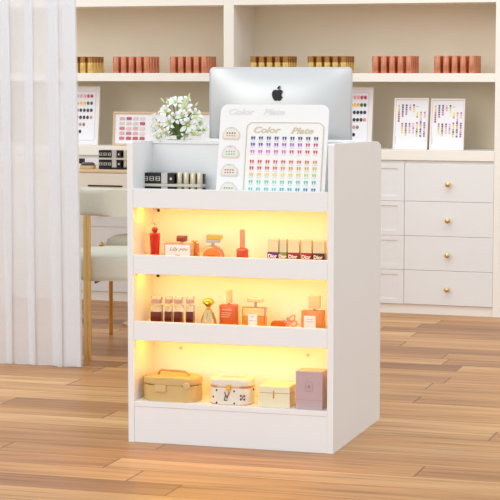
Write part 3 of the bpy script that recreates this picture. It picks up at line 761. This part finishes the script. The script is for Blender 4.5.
# rectangular bottle with white face label
def square_bottle(label, p0, p1, ptop, b, S, body, cap_px, cap_top, capm, lab=None, labm=paper, dp=0.028, fill=None, cap_round=False, neckm=gold, name='perfume_bottle', capbase=None):
    pc = (p0+p1)/2
    t = on_shelf(name, label, 'perfume bottle', pc, b, S)
    w_ = wat(p0, p1, ptop, b)/2; h_ = zat(pc, ptop, b, S)
    if fill:
        hf = zat(pc, fill, b, S)
        bm = B(); box(bm, -w_, w_, 0, dp, 0, hf-0.0002, 0.0025, 2); obj('perfume', bm, mat('amber_liquid', (244, 158, 52), 0.12, trans=0.3, coat=0.5), t)
        bm = B(); box(bm, -w_, w_, 0, dp, hf, h_, 0.003, 2); obj('bottle_body', bm, body, t, smooth=True)
        bm = B()
        for s in (-1, 1): box(bm, s*w_-0.0008, s*w_+0.0008, -0.0004, 0.0012, hf*0.5, h_)
        box(bm, -w_, w_, -0.0004, 0.0012, h_-0.0008, h_+0.0008); obj('edge_line', bm, mat('dark_amber_edge', (150, 96, 30), 0.3), t)
    else:
        bm = B(); box(bm, -w_, w_, 0, dp, 0, h_, 0.0025, 2); obj('bottle_body', bm, body, t, smooth=True)
    c0 = wat(pc, cap_px[0], ptop, b); c1 = wat(pc, cap_px[1], ptop, b); hc = zat(pc, cap_top, b, S); zc0 = h_+0.005 if capbase is None else zat(pc, capbase, b, S)
    cm = (c0+c1)/2
    bm = B(); lathe(bm, [(0.0045, h_+0.0002), (0.0045, zc0)], 14, (cm, dp/2)); obj('neck', bm, neckm, t, smooth=True)
    bm = B()
    if cap_round: lathe(bm, [((c1-c0)/2, zc0+0.0002), ((c1-c0)/2, hc-0.001), ((c1-c0)/2-0.001, hc), (0, hc)], 18, (cm, dp/2))
    else: box(bm, c0, c1, dp/2-min(0.011, (c1-c0)/2), dp/2+min(0.011, (c1-c0)/2), zc0+0.0002, hc, 0.0012, 2)
    obj('cap', bm, capm, t, smooth=True)
    if lab:
        l0 = wat(pc, lab[0], ptop, b); l1 = wat(pc, lab[1], ptop, b); lz1 = zat(pc, lab[2], b, S); lz0 = max(0.003, zat(pc, lab[3], b, S))
        bm = B(); box(bm, l0, l1, -0.0013, -0.0001, lz0, lz1); lo = obj('label_plate', bm, labm, t)
        t['_l'] = (l0, l1, lz0, lz1)
    return t
bw_ = mat('rose_brown_cap', (150, 74, 48), 0.25, 0.3)
pinkg = mat('rose_glass', (240, 200, 176), 0.12, trans=0.4)
t = square_bottle('square perfume bottle with white handwritten face and brown cap on the upper lit shelf', 164, 191.3, 243.5, b2, S2, pinkg, (176, 185), 236, bw_, lab=(165.4, 190, 245, 262))
l0, l1, z0, z1 = t['_l']; del t['_l']
scr = mat('grey_script', (130, 120, 116), 0.5)
text('Lilly', 0.016, scr, t, (l0+(l1-l0)*0.32, -0.0016, z1-0.013), 'script_lettering', shear=0.5, sx=1.0)
text('you', 0.015, scr, t, (l0+(l1-l0)*0.72, -0.0016, z1-0.012), 'script_lettering', shear=0.5, sx=1.2)
bm = B(); prism(bm, rrect((l0+l1)/2-0.0075, (l0+l1)/2+0.0075, z1-0.0345, z1-0.030, 0.002, 3), -0.0026, -0.0014); obj('black_bow', bm, blackm, t)
t = square_bottle('small orange glass bottle tucked behind the square white-faced one', 189.5, 197.5, 243.8, 0.115, S2, amber, (191, 196.5), 241, gold, dp=0.02, neckm=gold)
# round orange bottle
t = on_shelf('perfume_bottle', 'round orange perfume bottle with a wide gold cap', 'perfume bottle', 211.4, b2, S2)
rz_ = wat(201.5, 224, 255, b2)/2; ztop = zat(213, 245.5, b2, S2)
bm = B(); 
t_ = bmesh.new(); lathe(t_, [(rz_*0.85, -0.011), (rz_, -0.007), (rz_, 0.007), (rz_*0.85, 0.011)], 36); merge(bm, t_, 0, Matrix.Translation((0, 0.012, ztop-rz_)) @ Matrix.Rotation(PI/2, 4, 'X'))
box(bm, -0.014, 0.014, 0.003, 0.021, 0, 0.006, 0.001, 1); box(bm, -0.004, 0.004, 0.008, 0.016, 0.0055, ztop-2*rz_+0.004)
obj('bottle_body', bm, glass, t, smooth=True)
bm = B(); t_ = bmesh.new(); lathe(t_, [(rz_*0.70, -0.0135), (rz_*0.80, -0.0118), (rz_*0.80, 0.0118), (rz_*0.70, 0.0135)], 36); merge(bm, t_, 0, Matrix.Translation((0, 0.012, ztop-rz_-0.001)) @ Matrix.Rotation(PI/2, 4, 'X'))
bo = obj('perfume', bm, mat('deep_orange', (240, 124, 6), 0.4), t, smooth=True)
bm = B()
for k in range(3): lathe(bm, [(0.0028, ztop-rz_*1.0), (0.0028, ztop-rz_*1.0+0.007)], 8, (-0.009+0.009*k, -0.0012))
obj('raised_motif', bm, mat('brown_motif', (170, 84, 20), 0.4), t)
zc0 = zat(213, 243.2, b2, S2); zc1 = zat(213, 239.8, b2, S2); zc2 = zat(213, 235.2, b2, S2)
bm = B(); lathe(bm, [(0.005, ztop-0.002), (0.005, zc0)], 14, (0.001, 0.012)); obj('neck', bm, silg, t, smooth=True)
bm = B(); box(bm, wat(212.8, 206.8, 240, b2), wat(212.8, 219.8, 240, b2), 0.002, 0.022, zc0, zc1, 0.001, 1); obj('cap_base', bm, silg, t)
bm = B(); box(bm, wat(212.8, 207.6, 240, b2), wat(212.8, 222, 240, b2), 0.0, 0.024, zc1+0.0001, zc2, 0.002, 2); obj('cap', bm, gold, t)
# slim pink-red bottle
t = on_shelf('nail_polish', 'coral nail polish bottle with a tall slim cap on the upper lit shelf', 'nail polish', 242.4, b2, S2)
r_ = wat(236.6, 248.4, 250, b2)/2; hb = zat(242, 248.3, b2, S2); hc = zat(242, 229.5, b2, S2)
bm = B(); lathe(bm, [(r_*0.9, 0), (r_, 0.002), (r_, hb-0.005), (r_*0.75, hb), (r_*0.4, hb+0.002)], 24); obj('bottle_body', bm, mat('coral_lacquer', (222, 84, 70), 0.12, trans=0.25, coat=0.6), t, smooth=True)
bm = B(); lathe(bm, [(r_*0.42, hb+0.0022), (r_*0.42, hc-0.004), (r_*0.3, hc), (0, hc)], 18); obj('cap', bm, mat('rose_cap', (232, 160, 130), 0.2, trans=0.2), t, smooth=True)
# five branded polishes
for p0, p1, top, c, lb, fs in ((267.0, 278.6, 238.5, (98, 30, 130), 'purple', 0.0), (279.0, 286.6, 238.8, (126, 150, 66), 'olive green', 0), (287.2, 299.4, 239.4, (150, 24, 60), 'crimson', 0), (301.0, 311.8, 239.8, (160, 20, 36), 'bright red', 0), (312.6, 324.6, 240.2, (84, 14, 26), 'dark maroon', 0)):
    pc = (p0+p1)/2
    where = {'purple': 'leftmost of the row of five', 'olive green': 'second from left in the row of five', 'crimson': 'middle of the row of five', 'bright red': 'second from right in the row of five', 'dark maroon': 'rightmost of the row of five'}[lb]
    t = on_shelf('nail_polish', '%s nail polish with pale glassy cap, %s' % (lb, where), 'nail polish', pc, b2, S2, group='row of five lettered nail polishes')
    w_ = wat(p0, p1, 250, b2)/2; hs = zat(pc, 252.2 + (pc-267)*0.03, b2, S2); ht = zat(pc, top+0.6, b2, S2); dp = 0.026
    bm = B(); box(bm, -w_, w_, 0, dp, 0, hs, 0.0015, 2); bd = obj('bottle_body', bm, mat(lb.replace(' ', '_')+'_polish', c, 0.15, coat=0.6), t)
    bm = B(); box(bm, -w_*0.94, w_*0.94, 0.001, dp-0.001, hs+0.0002, ht, 0.0018, 2); obj('cap', bm, mat('champagne_cap', (226, 214, 172), 0.25, 0.25), t)
    text('Dior', 0.0150 if w_ > 0.014 else 0.0125, mat('white_print', (250, 246, 244), 0.4), t, (-w_*0.1, -0.0004, hs-0.0115), 'lettering', sx=0.95, bold=0.0004)

# ------------------------------------------------------------------ middle lit shelf
for p0, p1, lb in ((150.0, 160.6, 'wider leftmost'), (164.0, 170.8, 'second from left'), (173.2, 181.2, 'third from left'), (185.4, 192.6, 'fourth, standing slightly apart,')):
    pc = (p0+p1)/2
    t = on_shelf('sample_vial', 'clear vial of dark red liquid, %s of four on the middle shelf' % lb, 'vial', pc, b2, S3, group='four dark red vials')
    w_ = wat(p0, p1, 310, b2)/2; h_ = zat(pc, 305.5, b2, S3); hl = zat(pc, 311.8, b2, S3); hc0 = zat(pc, 303.2, b2, S3); hc1 = zat(pc, 296.8, b2, S3)
    bm = B(); box(bm, -w_, w_, 0, 0.021, 0, hl-0.0002, 0.0015, 2); tag(obj('liquid', bm, mat('dark_red_liquid', (92, 8, 4), 0.15, coat=0.5), t), 'dark red liquid')
    bm = B(); box(bm, -w_, w_, 0, 0.021, hl, h_, 0.0015, 2); obj('bottle_body', bm, glass, t)
    bm = B(); box(bm, -w_*0.9, w_*0.9, 0.001, 0.02, hc0-0.0015, hc0+0.010, 0.001, 1); obj('collar', bm, mat('pinkish_silver', (196, 160, 150), 0.3, 0.5), t)
    bm = B(); box(bm, -w_*0.95, w_*0.95, 0.0005, 0.0205, hc0+0.0102, hc1, 0.001, 1); obj('cap', bm, glass, t)
# gold domed bottle
t = on_shelf('perfume_bottle', 'bell-shaped green and gold perfume bottle with a gilded ball stopper', 'perfume bottle', 208.3, b2, S3)
z1 = zat(208, 309, b2, S3); z2 = zat(208, 298.2, b2, S3); r_ = wat(201, 216, 320, b2)/2
bm = B(); lathe(bm, [(r_*0.8, 0), (r_*0.98, 0.012), (r_, 0.03), (r_*0.88, z1*0.62), (r_*0.6, z1*0.86), (r_*0.4, z1)], 12); obj('bottle_body', bm, mat('green_gold_glass', (206, 190, 140), 0.15, 0.4, coat=0.5), t, smooth=True, angle=15)
bm = B()
for k in range(6):
    a = 2*PI*k/6 + 0.25; tube(bm, [(r_*0.99*math.cos(a), r_*0.99*math.sin(a), 0.014), (r_*1.0*math.cos(a+.15), r_*1.0*math.sin(a+.15), 0.03), (r_*0.89*math.cos(a+.3), r_*0.89*math.sin(a+.3), z1*0.62), (r_*0.6*math.cos(a+.45), r_*0.6*math.sin(a+.45), z1*0.87)], 0.0012, 6)
obj('gilded_rib', bm, gold, t, smooth=True)
zm = (z1+z2)/2
bm = B(); lathe(bm, [(0.006, z1+0.0002), (0.008, z1+0.003), (0.006, z1+0.006), (0.012, zm-0.004), (0.018, zm+0.002), (0.0175, z2-0.010), (0.012, z2-0.003), (0.004, z2), (0, z2)], 20); obj('stopper', bm, gold, t, smooth=True)
# orange bottle
orbm = mat('burnt_orange_glass', (216, 98, 24), 0.25, trans=0.15)
t = square_bottle('rectangular burnt-orange perfume bottle with clear cap on the middle shelf', 219, 235.6, 305, b2, S3, orbm, (224.6, 230.8), 290.5, mat('milky_cap', (238, 222, 190), 0.15, trans=0.4), dp=0.03, cap_round=True)
w_ = wat(219, 235.6, 310, b2)
text('WATER', 0.0075, mat('pale_print', (246, 206, 170), 0.4), t, (-0.001, -0.0004, zat(227, 310, b2, S3)), 'lettering', sx=1.2)
bm = B()
for k in range(3): box(bm, -w_*0.36, w_*(0.25-0.06*k), -0.0004, -0.0001, zat(227, 313.2+2*k, b2, S3), zat(227, 313.2+2*k, b2, S3)+0.0012)
obj('text_line', bm, mat('pale_print', (246, 206, 170), 0.4), t)
# square bottle with flat stopper
glas2 = mat('pale_glass', (255, 240, 200), 0.06, trans=0.92, var=0.0)
t = square_bottle('square clear perfume bottle, amber half-full, white label and flat wide stopper', 242.4, 264.6, 307.6, b2, S3, glas2, (246.8, 261.6), 298.6, glassy, lab=(248.2, 257.2, 314.2, 325.4), fill=316, dp=0.03, capbase=302.6, neckm=silg)
l0, l1, z0, z1 = t['_l']; del t['_l']
text('N°5', 0.0065, scr, t, ((l0+l1)/2, -0.0016, z1-0.008), 'lettering')
bm = B(); box(bm, l0+0.004, l1-0.004, -0.0018, -0.0014, z1-0.02, z1-0.019); obj('text_line', bm, scr, t)
# reclining bottle with a bow
t = on_shelf('perfume_bottle', 'low orange perfume bottle with a pink bow, lying on the middle shelf', 'perfume bottle', 278, b2, S3)
w_ = wat(270.3, 285.6, 325, b2)/2; h_ = zat(278, 321.2, b2, S3)
bm = B(); prism(bm, [(-w_, 0), (w_*0.95, 0), (w_*0.85, h_*0.9), (w_*0.6, h_), (-w_*0.7, h_), (-w_*0.95, h_*0.85)], 0, 0.026, bev=0.002); obj('bottle_body', bm, orange, t)
bm = B(); box(bm, -w_*0.6, w_*0.5, 0.004, 0.022, h_+0.0001, h_+0.004, 0.001, 1); obj('shoulder', bm, glassy, t)
bowm = mat('pink_bow', (236, 158, 130), 0.35)
bx_ = wat(278, 290.5, 320, b2); bzc = zat(290, 321.2, b2, S3)
bm = B()
for a0, L_ in ((0.95, 0.026), (-0.1, 0.024), (1.9, 0.016)):
    d = Vector((math.cos(a0), 0, math.sin(a0))); s2 = Vector((-d.z, 0, d.x)); c = Vector((bx_-0.006, 0.01, bzc-0.006))
    pts = []
    for k in range(14):
        a = 2*PI*k/14; pts.append(c + d*L_*(0.5-0.5*math.cos(a)) + s2*L_*0.30*math.sin(a) + Vector((0, 0.003*math.sin(a), 0)))
    tube(bm, pts, 0.0026, 8, closed=True)
tube(bm, [(w_*0.8, 0.012, h_*0.5), (bx_-0.006, 0.01, bzc-0.006)], 0.005, 10)
obj('bow', bm, bowm, t, smooth=True)
# right-hand bottle
t = square_bottle('broad amber perfume bottle with white label and frosted cap, right end of middle shelf', 301.2, 323.6, 310.8, b2, S3, mat('honey_glass', (236, 150, 62), 0.2, trans=0.25), (308.4, 319), 296.2, glassy, lab=(304.2, 315.8, 316, 330), dp=0.026)
l0, l1, z0, z1 = t['_l']; del t['_l']
text('CHLOE', 0.005, scr, t, ((l0+l1)/2, -0.0016, z1-0.010), 'lettering', sx=1.2)
bm = B(); box(bm, l0+0.006, l1-0.006, -0.0018, -0.0014, z1-0.018, z1-0.017); obj('text_line', bm, scr, t)

# ------------------------------------------------------------------ bottom lit shelf
b4 = 0.018
# green jewellery case
t = on_shelf('jewellery_case', 'khaki oval jewellery case with a top handle, left on the bottom lit shelf', 'case', 167.6, b4, S4, py=395)
w_ = wat(144.6, 199.8, 395, b4)/2; h1 = zat(173, 386.0, b4, S4); h2 = zat(173, 378.2, b4, S4)
khaki = mat('khaki_leather', (214, 180, 118), 0.5, var=0.04, bump=0.2)
def case_out(w, dp, r): return rrect(-w, w, 0, dp, r, 8)
dpz = 0.105
bm = B(); slab(bm, case_out(w_, dpz, 0.045), 0, h1-0.0008, bev=0.002, seg=2); obj('case_body', bm, khaki, t, smooth=True)
bm = B(); slab(bm, case_out(w_*1.005, dpz+0.0005, 0.045), h1+0.0004, h2, bev=0.005, seg=3); ld = obj('lid', bm, khaki, t, smooth=True)
bm = B(); slab(bm, case_out(w_*0.985, dpz-0.001, 0.045), h1-0.0008, h1+0.0004); obj('zip', bm, mat('brown_zip', (150, 112, 60), 0.5), t)
cx0 = wat(173.2, 161, 390, b4); cx1 = wat(173.2, 172.0, 390, b4)
bm = B(); box(bm, cx0, cx1, -0.006, -0.0006, zat(166, 392, b4, S4), zat(166, 384.8, b4, S4), 0.0015, 2); obj('clasp', bm, mat('tan_clasp', (218, 186, 130), 0.45), t)
bm = B(); t_ = bmesh.new(); lathe(t_, [(0.011, 0), (0.011, 0.003), (0.008, 0.005), (0, 0.005)], 18); merge(bm, t_, 0, Matrix.Translation((wat(173.2, 192.6, 387, b4), -0.0002, zat(192, 386.4, b4, S4))) @ Matrix.Rotation(PI/2, 4, 'X')); obj('round_button', bm, mat('tan_clasp', (218, 186, 130), 0.45), t)
ha = wat(173.2, 158.8, 375, b4); hb_ = wat(173.2, 190, 375, b4)
bm = B()
for s, yy in ((0, 0.05),):
    pts = [(ha, yy, h2), (ha+0.002, yy, h2+0.011), (ha+0.010, yy, h2+0.015), (hb_-0.016, yy, h2+0.013), (hb_-0.004, yy, h2+0.006), (hb_, yy, h2)]
    for q in range(len(pts)-1): pass
    tube(bm, pts, 0.0035, 8)
obj('handle', bm, mat('dark_khaki', (176, 140, 70), 0.5), t, smooth=True)
# monogram case
t = on_shelf('vanity_case', 'small white monogrammed vanity case with tan trim on the bottom shelf', 'case', 228.4, b4, S4, py=395)
w_ = wat(211.6, 252.2, 395, b4)/2; h1 = zat(232, 387.6, b4, S4); h2 = zat(232, 379.8, b4, S4); dpz = 0.085
canvas = mat('ivory_canvas', (236, 226, 208), 0.55, var=0.02); tan = mat('tan_leather', (214, 152, 84), 0.5)
bm = B(); slab(bm, case_out(w_, dpz, 0.03), 0.001, h1-0.002, bev=0.003, seg=2); obj('case_body', bm, canvas, t, smooth=True)
bm = B(); slab(bm, case_out(w_*1.004, dpz+0.001, 0.03), h1+0.0012, h2, bev=0.006, seg=3); obj('lid', bm, canvas, t, smooth=True)
bm = B(); slab(bm, case_out(w_*1.012, dpz+0.001, 0.03), h1-0.002, h1+0.0012); slab(bm, case_out(w_*1.004, dpz, 0.03), 0, 0.0012); obj('trim', bm, tan, t)
bm = B(); box(bm, -0.006, 0.008, -0.005, -0.0009, h1-0.008, h1+0.008, 0.001, 1); tube(bm, [(0.001, -0.004, h1-0.008), (0.001, -0.004, h1-0.018)], 0.002, 6); obj('clasp', bm, gold, t)
bm = B(); tube(bm, [(-w_*0.55, 0.045, h2), (-w_*0.5, 0.045, h2+0.006), (w_*0.45, 0.045, h2+0.006), (w_*0.5, 0.045, h2)], 0.0045, 8); obj('handle', bm, canvas, t, smooth=True)
mono = mat('dark_brown_print', (86, 60, 44), 0.5)
zc = zat(228, 397.0, b4, S4)
text('L', 0.028, mono, t, (wat(229.8, 226.6, 397, b4), -0.0006, zc-0.003), 'monogram', shear=0.3, ext=0.0004)
text('V', 0.030, mono, t, (wat(229.8, 228.4, 397, b4), -0.0009, zc+0.003), 'monogram', ext=0.0004)
bm = B()
def floret(cx, cz, s):
    for a in range(4):
        ang = PI/4 + a*PI/2; px_, pz_ = cx+s*math.cos(ang), cz+s*math.sin(ang)
        dots(bm, px_, pz_, s*0.42, s*0.42, 0, y=0.0, n=8)
    dots(bm, cx, cz, s*0.3, s*0.3, 0, y=0.0, n=8)
floret(wat(229.8, 244, 397, b4), zc, 0.0075)
for px, py in ((218, 390.2), (235.6, 391.4), (218, 402.8), (235.6, 403.6), (214.4, 397), (252, 391)):
    x = wat(229.8, px, 395, b4); z = max(0.005, zat(px, py, b4, S4))
    yy = 0.0
    if abs(x) > w_-0.03: 
        q = abs(x)-(w_-0.03); yy = 0.03-math.sqrt(max(0, 0.0009-q*q))
    dots(bm, x, z, 0.0030, 0.0034, 0, y=yy+0.0006, n=5)
obj('printed_flowers', bm, mono, t)
# cream box
t = on_shelf('gift_box', 'cream lidded keepsake box with a small gold latch', 'box', 275.2, b4, S4, py=395)
w_ = wat(258.8, 290.2, 395, b4)/2; h1 = zat(276, 393.5, b4, S4); h2 = zat(276, 386.4, b4, S4); dpz = 0.09
crm = mat('cream_leatherette', (240, 228, 192), 0.5, var=0.02)
ox = wat(276, 274.6, 395, b4)
bm = B(); box(bm, ox-w_, ox+w_, 0, dpz, 0, h1-0.0006, 0.0015, 2); obj('box_body', bm, crm, t)
bm = B(); box(bm, ox-w_, ox+w_, 0, dpz, h1, h2, 0.002, 2); obj('lid', bm, crm, t)
bm = B(); box(bm, ox-0.0022, ox+0.0012, -0.003, -0.0001, h1-0.016, h1+0.008, 0.001, 1); obj('latch', bm, gold, t)
# mauve box
t = on_shelf('perfume_carton', 'tall dusty mauve carton with a faint crest at the right of the bottom shelf', 'box', 308.9, b4-0.004, S4, py=400)
w_ = wat(296.6, 323.4, 395, b4)/2; h2 = zat(309, 371.2, b4, S4)
mauve = mat('mauve_card', (198, 170, 172), 0.55, var=0.02)
bm = B(); box(bm, -w_, w_, 0, 0.06, 0, h2-0.032*0, 0.0012, 1); obj('carton_body', bm, mauve, t)
mz = zat(309, 386.5, b4, S4)
mvd = mat('mauve_print', (168, 140, 142), 0.5)
bm = outline(B(), -0.011, 0.011, mz-0.015, mz+0.015, 0.006, 0.0009, -0.0006, -0.0001)
dots(bm, 0, mz, 0.004, 0.005, 0, y=0.0, n=12); obj('crest', bm, mvd, t)
bm = B(); box(bm, -w_*0.99, w_*0.99, -0.0003, -0.0001, 0.0275, 0.0283); obj('crease_line', bm, mvd, t)
